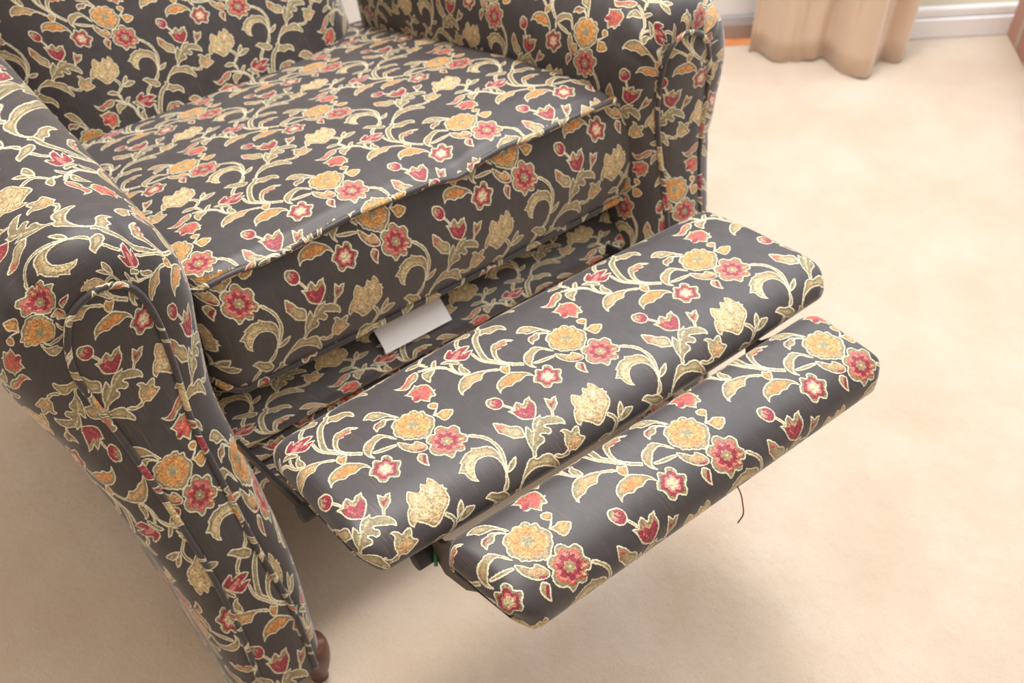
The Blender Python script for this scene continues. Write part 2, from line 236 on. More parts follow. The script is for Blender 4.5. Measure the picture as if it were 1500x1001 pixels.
Cin3|i_cm|-0.297,0.446,-0.251,0.442,-0.232,0.474,-0.216,0.512,-0.239,0.513,-0.284,0.484,-0.305,0.462|
Cin4|i_cm|-0.154,0.448,-0.122,0.446,-0.141,0.481,-0.182,0.502,-0.213,0.485,-0.191,0.462|
sp1|l|-0.141,0.586,-0.124,0.561,-0.109,0.532,-0.07,0.501,-0.068,0.531,-0.081,0.557,-0.113,0.572|
sp2|l|-0.131,0.591,-0.106,0.567,-0.083,0.555,-0.06,0.544,-0.019,0.562,-0.045,0.585,-0.087,0.597|'''
TILE=[]
for _l in TILE_DATA.split('\n'):
    _n,_k,_p,_w=_l.split('|'); _q=[float(t) for t in _p.split(',')]
    _e=[_n,_k,list(zip(_q[::2],_q[1::2]))]
    if _w: _e.append([float(t) for t in _w.split()])
    TILE.append(_e)
# ---- fabric tile (woven floral repeat), drawn from polygons
def make_tile(W=1024):
    H=2*W
    rng=np.random.RandomState(7)
    def noise(n,m,oct_=1):
        g=rng.rand(n,m)
        yy=np.linspace(0,n,H,endpoint=False); xx=np.linspace(0,m,W,endpoint=False)
        y0=yy.astype(int); x0=xx.astype(int); fy=(yy-y0)[:,None]; fx=(xx-x0)[None,:]
        fy=fy*fy*(3-2*fy); fx=fx*fx*(3-2*fx)
        a=g[y0][:,x0]; b=g[y0][:,(x0+1)%m]; c=g[(y0+1)%n][:,x0]; d=g[(y0+1)%n][:,(x0+1)%m]
        return (a*(1-fx)+b*fx)*(1-fy)+(c*(1-fx)+d*fx)*fy
    nf=noise(700,350); nm=noise(260,130); nl=noise(60,30); hs=noise(900,60); ns=noise(60,700)
    zig=noise(500,250)
    base=np.array([.238,.218,.224]); 
    img=np.empty((H,W,3)); img[:]=base
    img*= (0.93+.14*nl+.08*nf-.04)[...,None]
    hgt=np.zeros((H,W))+.06*nf
    # slubs : thin copper threads running down the cloth
    for i in range(300):
        x=rng.rand()*W; y=rng.rand()*H; L=int(W*(.03+.24*rng.rand()**1.7)); amp=rng.rand()*.8+.35
        ys=(np.arange(L)+int(y))%H; xs=(x+np.cumsum(rng.randn(L)*.10)+W*.02*np.sin(np.linspace(0,1.6,L)+.4)).astype(int)%W
        col=np.array([.50,.36,.27]) if rng.rand()<.55 else np.array([.30,.26,.25])
        m=(np.sin(np.linspace(0,np.pi,L))*amp*(.5+.5*rng.rand(L)))[:,None]
        for dx in (0,1,2):
            q=(xs+dx)%W; img[ys,q]=img[ys,q]*(1-m)+col*m
    PAL=dict(l=(.70,.63,.47),g=(.65,.62,.47),v=(.70,.64,.48),y=(.82,.63,.38),lt=(.80,.72,.54),oc=(.78,.62,.43),co=(.77,.36,.31),cr=(.60,.16,.23),pk=(.80,.50,.46),ta=(.62,.54,.40),cm=(.82,.73,.55),i=(.86,.80,.64),**{'or':(.84,.55,.28)})
    CREAM=np.array([.94,.90,.78])
    def poly_sd(P,pad=.004):
        P=np.asarray(P,float)
        u0=P[:,0].min()-pad;u1=P[:,0].max()+pad;v0=P[:,1].min()-pad;v1=P[:,1].max()+pad
        ix=np.arange(int(np.floor(u0*W)),int(np.ceil(u1*W))+1); iy=np.arange(int(np.floor(v0*W)),int(np.ceil(v1*W))+1)
        X,Y=np.meshgrid((ix+.5)/W,(iy+.5)/W)
        ins=np.zeros(X.shape,bool); D=np.full(X.shape,9.)
        n=len(P)
        for i in range(n):
            x1,y1=P[i];x2,y2=P[(i+1)%n]
            ex,ey=x2-x1,y2-y1; l2=ex*ex+ey*ey+1e-12
            t=np.clip(((X-x1)*ex+(Y-y1)*ey)/l2,0,1)
            D=np.minimum(D,(X-x1-t*ex)**2+(Y-y1-t*ey)**2)
            if abs(ey)>1e-12:
                c=((y1>Y)!=(y2>Y))&(X<ex*(Y-y1)/ey+x1); ins^=c
        D=np.sqrt(D); return ix,iy,np.where(ins,D,-D),X,Y
    def smooth(P,closed=True):
        P=np.asarray(P,float); out=[]; n=len(P)
        for i in range(n if closed else n-1):
            a=P[(i-1)%n] if closed or i>0 else 2*P[0]-P[1]; b=P[i]; c=P[(i+1)%n]; d=P[(i+2)%n] if closed or i+2<n else 2*P[-1]-P[-2]
            # keep sharp tips
            for t in (0,.33,.66):
                s=.5*(2*b+(c-a)*t+(2*a-5*b+4*c-d)*t*t+(3*b-a-3*c+d)*t**3)
                out.append(b*(1-t)+c*t if closed and False else s)
        if not closed: out.append(P[-1])
        return np.array(out)
    def stroke(P,w):
        P=smooth(P,False); w=np.atleast_1d(np.array(w,float)); w=np.interp(np.linspace(0,1,len(P)),np.linspace(0,1,len(w)),w) if len(w)>1 else np.full(len(P),w[0])
        T=np.gradient(P,axis=0); T/=np.linalg.norm(T,axis=1)[:,None]+1e-9; N=np.stack([-T[:,1],T[:,0]],1)
        return np.vstack([P+N*w[:,None]/2,(P-N*w[:,None]/2)[::-1]])
    def ss(x,a,b): 
        t=np.clip((x-a)/(b-a),0,1); return t*t*(3-2*t)
    def paint(P,kind,rim=True,k=1.0):
        ix,iy,D,X,Y=poly_sd(P,.010)
        for row in range(-2,4):
          for col in range(-3,5):
            du=col-.5*row; dv=row
            jy=iy+dv*W; jx=ix+int(round(du*W))
            my=(jy>=0)&(jy<H); mx=(jx>=0)&(jx<W)
            if not my.any() or not mx.any(): continue
            yy=jy[my][:,None]; xx=jx[mx][None,:]
            d=D[np.ix_(my,mx)]+ (zig[yy,xx]-.5)*(.0045 if rim else .006)
            n1=nf[yy,xx]; n2=nm[yy,xx]; h1=hs[yy,xx]; h2=ns[yy,xx]
            f=np.array(PAL[kind]); 
            colr=f[None,None,:]*(.66+.26*n1+.36*n2+.16*(h1-.5)*2)[...,None]
            al=ss(d,-.0008,.0012)
            if rim:
                # tan band then lighter core
                band=ss(d,.008,.012)*(1-ss(d,.016,.024))
                core=ss(d,.016,.024)
                colr=colr*(1-.18*band)[...,None]
                lt=np.array([.82,.75,.57]); m=(core*(.25+.55*ss(n2,.45,.75)))[...,None]
                if kind in 'lvg': colr=colr*(1-m)+lt*m*(.85+.2*n1)[...,None]
                gm=(core*ss(nl[yy,xx],.5,.8)*.45)[...,None]
                if kind in 'lg': colr=colr*(1-gm)+np.array([.50,.50,.36])*gm
                om=(core*ss(nl[(yy+700)%H,(xx+311)%W],.5,.72)*(.35+.5*n2))[...,None]
                if kind in 'lv': colr=colr*(1-om)+np.array([.72,.52,.34])*om
                w=.0056
                r=1-ss(d,w,w+.0025); colr=colr*(1-r)[...,None]+(CREAM*(.92+.1*n1)[...,None])*r[...,None]
                hh=.55+.45*np.exp(-((d-.004)/.004)**2)+.15*n1
            else: hh=.62+.2*h1+.12*n1
            img[yy,xx]=img[yy,xx]*(1-al)[...,None]+colr*al[...,None]
            hgt[yy,xx]=hgt[yy,xx]*(1-al)+hh*al
    def scaled(P,s,c=None):
        P=np.asarray(P,float); c=P.mean(0) if c is None else np.asarray(c); return c+(P-c)*s
    byn={}
    for s in TILE:
        n,kind,P=s[:3]; byn[n]=P
        if kind[0]=='s':
            paint(stroke(P,s[3]),kind[1:],kind[1:]!='i')
        elif kind.startswith('i_'):
            if n.startswith('Cin'): paint(smooth(scaled(P,1.22)),'oc',False); paint(smooth(scaled(P,1.08)),'l',False)
            paint(smooth(P),kind[2:],False)
            if n.startswith('Cin'): paint(smooth(scaled(P,.55)),'oc',False); paint(smooth(scaled(P,.42)),'i',False)
            if n in('T2in','Tin','Bin','Xin'):
                c0=np.mean(P,0)
                for k_ in range(5):
                    q=c0+(rng.rand(2)-.5)*.05; paint(stroke([q,q+(rng.rand(2)-.5)*.03,q+(rng.rand(2)-.5)*.04],[.004,.006,.003]),'pk',False)
        elif n not in('O','R','S'): paint(P if n in('T','T2','sb','X','Tin','T2in') else smooth(P),kind)
        if n=='C':
            paint(smooth(scaled(P,.87)),'oc',False); paint(smooth(scaled(P,.81)),'lt',False)
        if n=='O':
            P=smooth(P); c=P.mean(0); paint(P,'l')
            a=np.linspace(0,2*np.pi,90,endpoint=False); r=.083+.006*np.cos(14*a); Q=c+np.stack([r*np.cos(a),r*np.sin(a)],1)
            paint(Q,'cm',False); 
            for k_,cc in ((.94,'or'),(.80,'y'),(.62,'or'),(.46,'y')):
                r2=r*k_+.003*np.cos(14*a+k_*9); Q=c+np.stack([r2*np.cos(a),r2*np.sin(a)],1); paint(Q,cc,False)
            r3=.028+.003*np.cos(8*a); paint(c+np.stack([r3*np.cos(a),r3*np.sin(a)],1),'g',False)
            r3=.006+0*a; paint(c+np.stack([r3*np.cos(a),r3*np.sin(a)],1),'ta',False)
        if n=='R':
            P=smooth(P); c=P.mean(0); paint(P,'g')
            paint(scaled(P,.76),'co',False); paint(scaled(P,.63),'pk',False); 
            a=np.linspace(0,2*np.pi,90,endpoint=False)
            for j in range(7):
                t=j*2*np.pi/7+.25; q=c+np.array([np.cos(t),np.sin(t)])*.047
                lobe=q+np.stack([.016*np.cos(a)*np.cos(t)-.010*np.sin(a)*np.sin(t),.016*np.cos(a)*np.sin(t)+.010*np.sin(a)*np.cos(t)],1); paint(lobe,'cr',False)
            r=.050+.008*np.cos(7*a+.3); Q=c+np.stack([r*np.cos(a),r*np.sin(a)],1); paint(Q,'cr',False)
            for j in range(7):
                t=(j+.5)*2*np.pi/7+.25; q=c+np.array([np.cos(t),np.sin(t)])*.056
                lobe=q+np.stack([.011*np.cos(a)*np.cos(t)-.005*np.sin(a)*np.sin(t),.011*np.cos(a)*np.sin(t)+.005*np.sin(a)*np.cos(t)],1); paint(lobe,'pk',False)
            for du,dv in ((.038,.062),(.062,.034)):
                q=c+np.array([du,dv]); t=np.arctan2(dv,du)
                for sc,cc in ((1.5,'co'),(.9,'cm')):
                    lobe=q+sc*np.stack([.016*np.cos(a)*np.cos(t)-.008*np.sin(a)*np.sin(t),.016*np.cos(a)*np.sin(t)+.008*np.sin(a)*np.cos(t)],1); paint(lobe,cc,False)
            r=.028+.004*np.cos(7*a); paint(c+np.stack([r*np.cos(a),r*np.sin(a)],1),'ta',False)
            r=.005+0*a; paint(c+np.stack([r*np.cos(a),r*np.sin(a)],1),'i',False)
        if n=='S':
            P=smooth(P); c=P.mean(0); paint(P,'g'); paint(scaled(P,.74),'cr',False); paint(scaled(P,.52),'pk',False); paint(scaled(P,.36),'i',False)
    return img,hgt

CAM=[1584.71695, 0.78655, 0.6644, -1.74374, -3.02624, 4.05083]
UVFIT={'cushion_top': {'c': [0.7389, -0.8155], 'deg': 2, 'u': [1.24673, 1.03946, -0.05786, -0.00568, -0.01192, 0.03404], 'v': [-0.5484, 0.01534, 1.17789, 0.00505, -0.00467, -0.08253]}, 'cushion_band': {'c': [0.9027, 0.3956], 'deg': 2, 'u': [1.25237, 1.02327, -0.12078, 0.01507, -0.06934, 0.14366], 'v': [0.30277, 0.00208, 0.79368, 0.03085, 0.00949, -0.17234]}, 'pad1': {'c': [0.7488, 0.1232], 'deg': 1, 'u': [0.77767, 1.01364, 0.00837], 'v': [0.1313, 0.00117, 1.00522]}, 'pad2': {'c': [0.9019, 0.1399], 'deg': 2, 'u': [0.94314, 0.98904, 0.03424, 0.00409, -0.01171, 0.02212], 'v': [0.15453, 0.00468, 0.96303, -0.01106, -0.00038, 0.01003]}, 'post_left': {'c': [-0.9116, 1.2547], 'deg': 2, 'u': [-0.45462, 1.01715, -0.08287, 0.01604, -0.02704, -0.00266], 'v': [1.06858, 0.12943, 0.86562, -0.03223, -0.05218, -0.06729]}, 'post_right': {'c': [2.8262, 0.576], 'deg': 1, 'u': [-0.48394, 0.95891, 0.03244], 'v': [0.45262, -0.19661, 1.09846]}, 'arm_left': {'c': [3.3066, 0.5192], 'deg': 3, 'u': [-0.50857, 0.03614, 1.21788, -0.01954, 0.06331, -0.27302, -0.00577, -0.04182, 0.07768, -0.05669], 'v': [0.75764, -0.82517, 0.0759, -0.02747, -0.01802, -0.20087, 0.00242, -0.03425, 0.04465, -0.02753]}, 'arm_right': {'c': [2.7206, 0.6856], 'deg': 2, 'u': [0.91173, -0.09041, -1.25289, 0.11313, 0.13535, -0.10167], 'v': [0.33326, -1.06561, 0.08665, 0.00663, -0.07709, -0.04162]}, 'backrest': {'c': [0.4125, -0.6966], 'deg': 2, 'u': [0.27343, 1.2544, -0.13268, -0.07061, -0.14305, 0.21477], 'v': [0.37057, -0.10204, 1.22556, 0.09835, 0.01104, -0.13874]}, 'rail': {'c': [0.9637, 0.5822], 'deg': 1, 'u': [1.49484, 1.01969, -0.56994], 'v': [0.5812, -0.03072, 1.86564]}}
import bpy, bmesh, random
from mathutils import Vector, Matrix
sc=bpy.context.scene; COL=sc.collection
random.seed(3)
def W3(p): return (p[0]*UP,p[1]*UP,(p[2]-ZF)*UP)
# ------------------------------------------------------------ materials
def new_mat(name):
    m=bpy.data.materials.new(name); m.use_nodes=True; nt=m.node_tree
    b=nt.nodes['Principled BSDF']; return m,nt,b
def N(nt,t,**k):
    n=nt.nodes.new(t)
    for a,v in k.items(): setattr(n,a,v)
    return n
def srgb(r,g,b):
    f=lambda c:(c/255/12.92) if c/255<=.04045 else ((c/255+.055)/1.055)**2.4
    return (f(r),f(g),f(b),1)
TW=1024
_img,_h=make_tile(TW)
def to_image(name,a,cs):
    im=bpy.data.images.new(name,a.shape[1],a.shape[0],alpha=False,float_buffer=False)
    im.colorspace_settings.name=cs
    px=np.ones((a.shape[0],a.shape[1],4),np.float32); px[...,:3]=np.clip(a if a.ndim==3 else a[...,None],0,1)
    im.pixels.foreach_set(px.ravel()); im.update(); im.pack(); return im
IM=to_image('woven_floral_colour',_img,'sRGB'); IH=to_image('woven_floral_height',_h,'Non-Color')
def fabric():
    m,nt,b=new_mat('woven_floral_upholstery'); L=nt.links.new
    uv=N(nt,'ShaderNodeUVMap'); mp=N(nt,'ShaderNodeMapping'); mp.inputs['Scale'].default_value=(1,.5,1)
    L(uv.outputs[0],mp.inputs[0])
    t=N(nt,'ShaderNodeTexImage'); t.image=IM; t.interpolation='Cubic'; L(mp.outputs[0],t.inputs[0])
    h=N(nt,'ShaderNodeTexImage'); h.image=IH; h.interpolation='Cubic'; L(mp.outputs[0],h.inputs[0])
    # fine rib weave in the ground cloth
    wv=N(nt,'ShaderNodeTexWave'); wv.wave_type='BANDS'; wv.bands_direction='DIAGONAL'; wv.inputs['Scale'].default_value=60; wv.inputs['Distortion'].default_value=1.0; wv.inputs['Detail'].default_value=1
    L(uv.outputs[0],wv.inputs[0])
    mx=N(nt,'ShaderNodeMixRGB',blend_type='MULTIPLY'); mx.inputs[0].default_value=.22
    L(t.outputs[0],mx.inputs[1]); L(wv.outputs['Color'],mx.inputs[2]); L(mx.outputs[0],b.inputs['Base Color'])
    bp=N(nt,'ShaderNodeBump'); bp.inputs['Strength'].default_value=.55; bp.inputs['Distance'].default_value=.0016; L(h.outputs[0],bp.inputs['Height'])
    # soft wrinkles of the cover
    tc=N(nt,'ShaderNodeTexCoord'); ns=N(nt,'ShaderNodeTexNoise'); ns.inputs['Scale'].default_value=11; ns.inputs['Detail'].default_value=2
    L(tc.outputs['Object'],ns.inputs['Vector'])
    b2=N(nt,'ShaderNodeBump'); b2.inputs['Strength'].default_value=.25; b2.inputs['Distance'].default_value=.012; L(ns.outputs[0],b2.inputs['Height']); L(bp.outputs[0],b2.inputs['Normal'])
    L(b2.outputs[0],b.inputs['Normal'])
    b.inputs['Roughness'].default_value=.5; b.inputs['Specular IOR Level'].default_value=.55
    b.inputs['Sheen Weight'].default_value=.32; b.inputs['Sheen Roughness'].default_value=.4; b.inputs['Sheen Tint'].default_value=(.95,.96,1,1)
    return m
FAB=fabric()
def flat(name,c,rough=.6,metal=0,spec=.5):
    m,nt,b=new_mat(name); b.inputs['Base Color'].default_value=c; b.inputs['Roughness'].default_value=rough; b.inputs['Metallic'].default_value=metal; b.inputs['Specular IOR Level'].default_value=spec
    n=N(nt,'ShaderNodeTexNoise'); n.inputs['Scale'].default_value=300; bp=N(nt,'ShaderNodeBump'); bp.inputs['Strength'].default_value=.08; bp.inputs['Distance'].default_value=.0005
    nt.links.new(n.outputs[0],bp.inputs['Height']); nt.links.new(bp.outputs[0],b.inputs['Normal']); return m
BLACK=flat('black_lacquered_steel',srgb(38,38,42),.35,.2); BROWNST=flat('dark_brown_steel',srgb(82,74,68),.5,.2); RUB=flat('black_rubber',srgb(45,44,46),.6)
PAPER=flat('white_paper',srgb(235,236,240),.8); GREEN=flat('green_plastic',srgb(30,110,70),.5)
WHITE=flat('white_paint',srgb(238,238,240),.5); GREYP=flat('grey_weatherstrip',srgb(190,190,196),.6); TAUPE=flat('taupe_threshold_shade',srgb(170,150,140),.6)  # TAUPE holds the threshold shadow as a flat brownish colour
REDT=flat('red_thread',srgb(130,40,45),.9)
def wood(name,c1,c2,scale=3):
    m,nt,b=new_mat(name); L=nt.links.new
    tc=N(nt,'ShaderNodeTexCoord'); mp=N(nt,'ShaderNodeMapping'); mp.inputs['Scale'].default_value=(1,12,12); L(tc.outputs['Object'],mp.inputs[0])
    n=N(nt,'ShaderNodeTexNoise'); n.inputs['Scale'].default_value=scale; n.inputs['Detail'].default_value=6; L(mp.outputs[0],n.inputs['Vector'])
    r=N(nt,'ShaderNodeValToRGB'); r.color_ramp.elements[0].position=.35; r.color_ramp.elements[1].position=.65; r.color_ramp.elements[0].color=c1; r.color_ramp.elements[1].color=c2
    L(n.outputs[0],r.inputs[0]); L(r.outputs[0],b.inputs['Base Color']); b.inputs['Roughness'].default_value=.35; return m
OAK=wood('orange_oak',srgb(205,125,75),srgb(235,165,110)); MAHOG=wood('red_brown_wood',srgb(74,42,36),srgb(104,66,56),6)
def carpet():
    m,nt,b=new_mat('beige_cut_pile_carpet'); L=nt.links.new
    tc=N(nt,'ShaderNodeTexCoord')
    n1=N(nt,'ShaderNodeTexNoise'); n1.inputs['Scale'].default_value=6.5; n1.inputs['Detail'].default_value=5; n1.inputs['Roughness'].default_value=.62
    n2=N(nt,'ShaderNodeTexNoise'); n2.inputs['Scale'].default_value=420; n2.inputs['Detail'].default_value=3
    n3=N(nt,'ShaderNodeTexNoise'); n3.inputs['Scale'].default_value=1600; n3.inputs['Detail'].default_value=2
    for n in(n1,n2,n3): L(tc.outputs['Object'],n.inputs['Vector'])
    r=N(nt,'ShaderNodeValToRGB'); e=r.color_ramp.elements; e[0].position=.33; e[1].position=.68; e[0].color=srgb(224,202,178); e[1].color=srgb(235,218,199)
    L(n1.outputs[0],r.inputs[0])
    mx=N(nt,'ShaderNodeMixRGB',blend_type='MULTIPLY'); mx.inputs[0].default_value=.16; L(r.outputs[0],mx.inputs[1]); L(n2.outputs[0],mx.inputs[2]); L(mx.outputs[0],b.inputs['Base Color'])
    ad=N(nt,'ShaderNodeMath',operation='ADD'); L(n2.outputs[0],ad.inputs[0]); L(n3.outputs[0],ad.inputs[1])
    bp=N(nt,'ShaderNodeBump'); bp.inputs['Strength'].default_value=.6; bp.inputs['Distance'].default_value=.004; L(ad.outputs[0],bp.inputs['Height'])
    b2=N(nt,'ShaderNodeBump'); b2.inputs['Strength'].default_value=.3; b2.inputs['Distance'].default_value=.03; L(n1.outputs[0],b2.inputs['Height']); L(bp.outputs[0],b2.inputs['Normal']); L(b2.outputs[0],b.inputs['Normal'])
    b.inputs['Roughness'].default_value=.95; b.inputs['Specular IOR Level'].default_value=.1; b.inputs['Sheen Weight'].default_value=.25; b.inputs['Sheen Roughness'].default_value=.6
    return m
CARPET=carpet()
def wallmat():
    m,nt,b=new_mat('cream_wall_paint'); n=N(nt,'ShaderNodeTexNoise'); n.inputs['Scale'].default_value=2
    r=N(nt,'ShaderNodeValToRGB'); r.color_ramp.elements[0].color=srgb(222,215,198); r.color_ramp.elements[1].color=srgb(230,224,208)
    nt.links.new(n.outputs[0],r.inputs[0]); nt.links.new(r.outputs[0],b.inputs['Base Color']); b.inputs['Roughness'].default_value=.8; return m
WALL=wallmat()
def curtainmat():
    m,nt,b=new_mat('tan_satin_curtain'); n=N(nt,'ShaderNodeTexNoise'); n.inputs['Scale'].default_value=6
    r=N(nt,'ShaderNodeValToRGB'); r.color_ramp.elements[0].color=srgb(205,180,158); r.color_ramp.elements[1].color=srgb(218,194,174)
    nt.links.new(n.outputs[0],r.inputs[0]); nt.links.new(r.outputs[0],b.inputs['Base Color']); b.inputs['Roughness'].default_value=.45; b.inputs['Sheen Weight'].default_value=.4
    b.inputs['Subsurface Weight'].default_value=0; return m
CURT=curtainmat()
def brick():
    m,nt,b=new_mat('red_brown_brick'); L=nt.links.new
    tc=N(nt,'ShaderNodeTexCoord'); t=N(nt,'ShaderNodeTexBrick'); t.inputs['Scale'].default_value=5; t.inputs['Color1'].default_value=srgb(165,120,105); t.inputs['Color2'].default_value=srgb(190,150,135); t.inputs['Mortar'].default_value=srgb(185,175,165)
    L(tc.outputs['Object'],t.inputs[0]); L(t.outputs[0],b.inputs['Base Color']); b.inputs['Roughness'].default_value=.9; return m
BRICK=brick()
# ------------------------------------------------------------ object helpers
def link(name,me,mat,parent=None,smooth=True):
    o=bpy.data.objects.new(name,me); COL.objects.link(o)
    for x in (mat if isinstance(mat,(list,tuple)) else [mat]): me.materials.append(x)
    if smooth: me.polygons.foreach_set('use_smooth',[True]*len(me.polygons))
    if parent is not None:
        o.parent=parent; o.matrix_parent_inverse=parent.matrix_world.inverted()
    return o
def tag(o,label=None,cat=None,group=None,kind=None):
    for k,v in (('label',label),('category',cat),('group',group),('kind',kind)):
        if v: o[k]=v
    return o
class MB:
    """collects grids, tubes and boxes (in repeats) into one mesh with UVs in repeats"""
    def __init__(s): s.v=[];s.f=[];s.uv=[]
    def grid(s,G,U,V,flip=False,closed=False):
        n,m=G.shape[:2]; b=len(s.v); s.v+= [W3(p) for p in G.reshape(-1,3)]
        for i in range(n-1):
            for j in range(m-1):
                q=[(i,j),(i+1,j),(i+1,j+1),(i,j+1)]
                if flip:q=q[::-1]
                s.f.append([b+a*m+c for a,c in q]); s.uv.append([(float(U[a,c]),float(V[a,c])) for a,c in q])
        return s
    def tube(s,P,r,uv=None,k=10,cap=True,rmul=1.0):
        P=np.asarray(P,float); n=len(P); T=np.gradient(P,axis=0); T/=np.linalg.norm(T,axis=1)[:,None]+1e-9
        up=np.array([0,0,1.]); 
        if abs(T[0]@up)>.9: up=np.array([0,1.,0])
        Nn=np.cross(T[0],up); Nn/=np.linalg.norm(Nn); b=len(s.v); R=np.broadcast_to(np.asarray(r,float),(n,))
        L=np.r_[0,np.cumsum(np.linalg.norm(np.diff(P,axis=0),axis=1))]
        for i in range(n):
            Nn=Nn-(Nn@T[i])*T[i]; Nn/=np.linalg.norm(Nn)+1e-9; Bn=np.cross(T[i],Nn)
            for j in range(k):
                a=2*math.pi*j/k; s.v.append(W3(P[i]+R[i]*(math.cos(a)*Nn+math.sin(a)*Bn)))
        for i in range(n-1):
            for j in range(k):
                j2=(j+1)%k; s.f.append([b+i*k+j,b+(i+1)*k+j,b+(i+1)*k+j2,b+i*k+j2])
                u0=uv[i] if uv is not None else (L[i],0); u1=uv[i+1] if uv is not None else (L[i+1],0)
                c0=2*math.pi*R[i]*j/k; c1=2*math.pi*R[i]*(j+1)/k
                s.uv.append([(u0[0],u0[1]+c0),(u1[0],u1[1]+c0),(u1[0],u1[1]+c1),(u0[0],u0[1]+c1)])
        if cap:
            for i in (0,n-1):
                q=[b+i*k+j for j in range(k)]; s.f.append(q if i else q[::-1]); s.uv.append([(0,0)]*k)
        return s
    def prism(s,poly,axis,a,b_):
        """polygon given in the plane across axis, extruded from a to b_"""
        b=len(s.v); n=len(poly)
        for t in (a,b_):
            for p in poly:
                q=[p[0],p[1]]; q.insert(axis,t); s.v.append(W3(q))
        s.f.append([b+i for i in range(n)][::-1]); s.uv.append([tuple(p) for p in poly][::-1])
        s.f.append([b+n+i for i in range(n)]); s.uv.append([tuple(p) for p in poly])
        for i in range(n):
            j=(i+1)%n; s.f.append([b+i,b+j,b+n+j,b+n+i]); s.uv.append([poly[i],poly[j],poly[j],poly[i]])
        return s
    def box(s,x0,x1,y0,y1,z0,z1): return s.prism([(y0,z0),(y1,z0),(y1,z1),(y0,z1)],0,x0,x1)
    def mesh(s,name,fixn=True,weld=True):
        me=bpy.data.meshes.new(name); me.from_pydata(s.v,[],s.f); l=me.uv_layers.new(name='UVMap')
        flatuv=[c for f in s.uv for p in f for c in p]; l.data.foreach_set('uv',flatuv)
        bm=bmesh.new(); bm.from_mesh(me)
        if weld: bmesh.ops.remove_doubles(bm,verts=bm.verts,dist=1e-5)
        if fixn: bmesh.ops.recalc_face_normals(bm,faces=bm.faces)
        bm.to_mesh(me); bm.free(); me.update(); return me
    def build(s,name,mat,parent=None,smooth=True,bevel=0,**k):
        o=link(name,s.mesh(name,**k),mat,parent,smooth)
        if bevel:
            m=o.modifiers.new('bevel','BEVEL'); m.width=bevel; m.segments=3; m.limit_method='ANGLE'
        return o
# ============================================================ SETTING
F0=ZF
wd=np.array([.845,-.535]); wn=np.array([.535,.845]); W0=np.array([9.663,3.456])
def wall_pt(s,d,z): q=W0+wd*s+wn*d; return np.array([q[0],q[1],z])
def wall_box(name,s0,s1,d0,d1,z0,z1,mat,parent=None,bevel=0,kind='structure'):
    m=MB(); c=[wall_pt(s0,d0,0),wall_pt(s1,d0,0),wall_pt(s1,d1,0),wall_pt(s0,d1,0)]
    b=0
    for z in (z0,z1):
        for p in c: m.v.append(W3((p[0],p[1],z)))
    for f in ([3,2,1,0],[4,5,6,7],[0,1,5,4],[1,2,6,5],[2,3,7,6],[3,0,4,7]):
        m.f.append(f); m.uv.append([(0,0)]*4)
    o=m.build(name,mat,parent,smooth=False,bevel=bevel,weld=False)
    if kind and parent is None: o['kind']=kind
    return o
fl=MB()
fx=np.linspace(-14,22,3); fy=np.linspace(-12,16,3)
G=np.zeros((3,3,3)); G[...,0]=fx[:,None]; G[...,1]=fy[None,:]; G[...,2]=F0
fl.grid(G,G[...,0],G[...,1]); tag(fl.build('floor',CARPET,smooth=False),kind='structure')
wall_box('wall_back',-1.15,7,0,.6,F0,13,WALL)
wall_box('baseboard_back',-1.15,7,-.10,0.0,F0,F0+.26,WHITE,bevel=.003)
wall_box('trim_1',-1.15,7,-.075,0.0,F0+.262,F0+.40,WHITE,bevel=.006)
wall_box('trim_2',-12,-1.15,-.02,.5,F0,F0+.012,OAK)          # wooden threshold strip in front of the door
wall_box('threshold_shade',-12,-1.15,.12,.6,F0+.012,F0+.20,TAUPE)  # brownish strip painted in for the shadow at the threshold
d=wall_box('door_1',-12,-1.15,.16,.5,F0+.30,13,WHITE,bevel=.004)
wall_box('weatherstrip',-12,-1.15,.14,.52,F0+.20,F0+.298,GREYP,parent=d)
# curtain: pleated cloth hanging to the carpet
hem=[(7.72,4.412),(7.80,4.294),(7.829,4.096),(7.92,4.04),(8.03,4.07),(8.06,3.93),(8.138,3.834),(8.271,3.80),(8.30,3.70),(8.295,3.497),(8.314,3.309),(8.465,3.21),(8.62,3.29),(8.80,3.33),(8.90,3.24),(9.08,3.24),(9.172,3.33)]
H,_=spl(hem,150); n=150; m=50
G=np.zeros((n,m,3)); 
tt=np.linspace(0,1,m)
mid=H.mean(0); ax=np.polyfit(H[:,0],H[:,1],1)
for j,t in enumerate(tt):
    base=H.copy(); line=np.stack([H[:,0],ax[0]*H[:,0]+ax[1]],1)
    k=1-.25*min(1,t*3); q=line+(base-line)*k
    ph=np.linspace(0,1,n)
    q=q+wn[None,:]*(.09*np.sin(ph*46+t*1.5)*min(1,.35+t*6)+.05*np.sin(ph*17+1))[:,None]
    G[:,j,:2]=q; G[:,j,2]=F0+.02+t*14+ (0.02*np.sin(ph*21))*(1-min(1,t*5))
cu=MB().grid(G,G[...,0],G[...,2]); c=cu.build('curtain',CURT)
md=c.modifiers.new('thick','SOLIDIFY'); md.thickness=.003
tag(c,'long tan satin curtain with loose pleats hanging to the beige carpet','curtain')
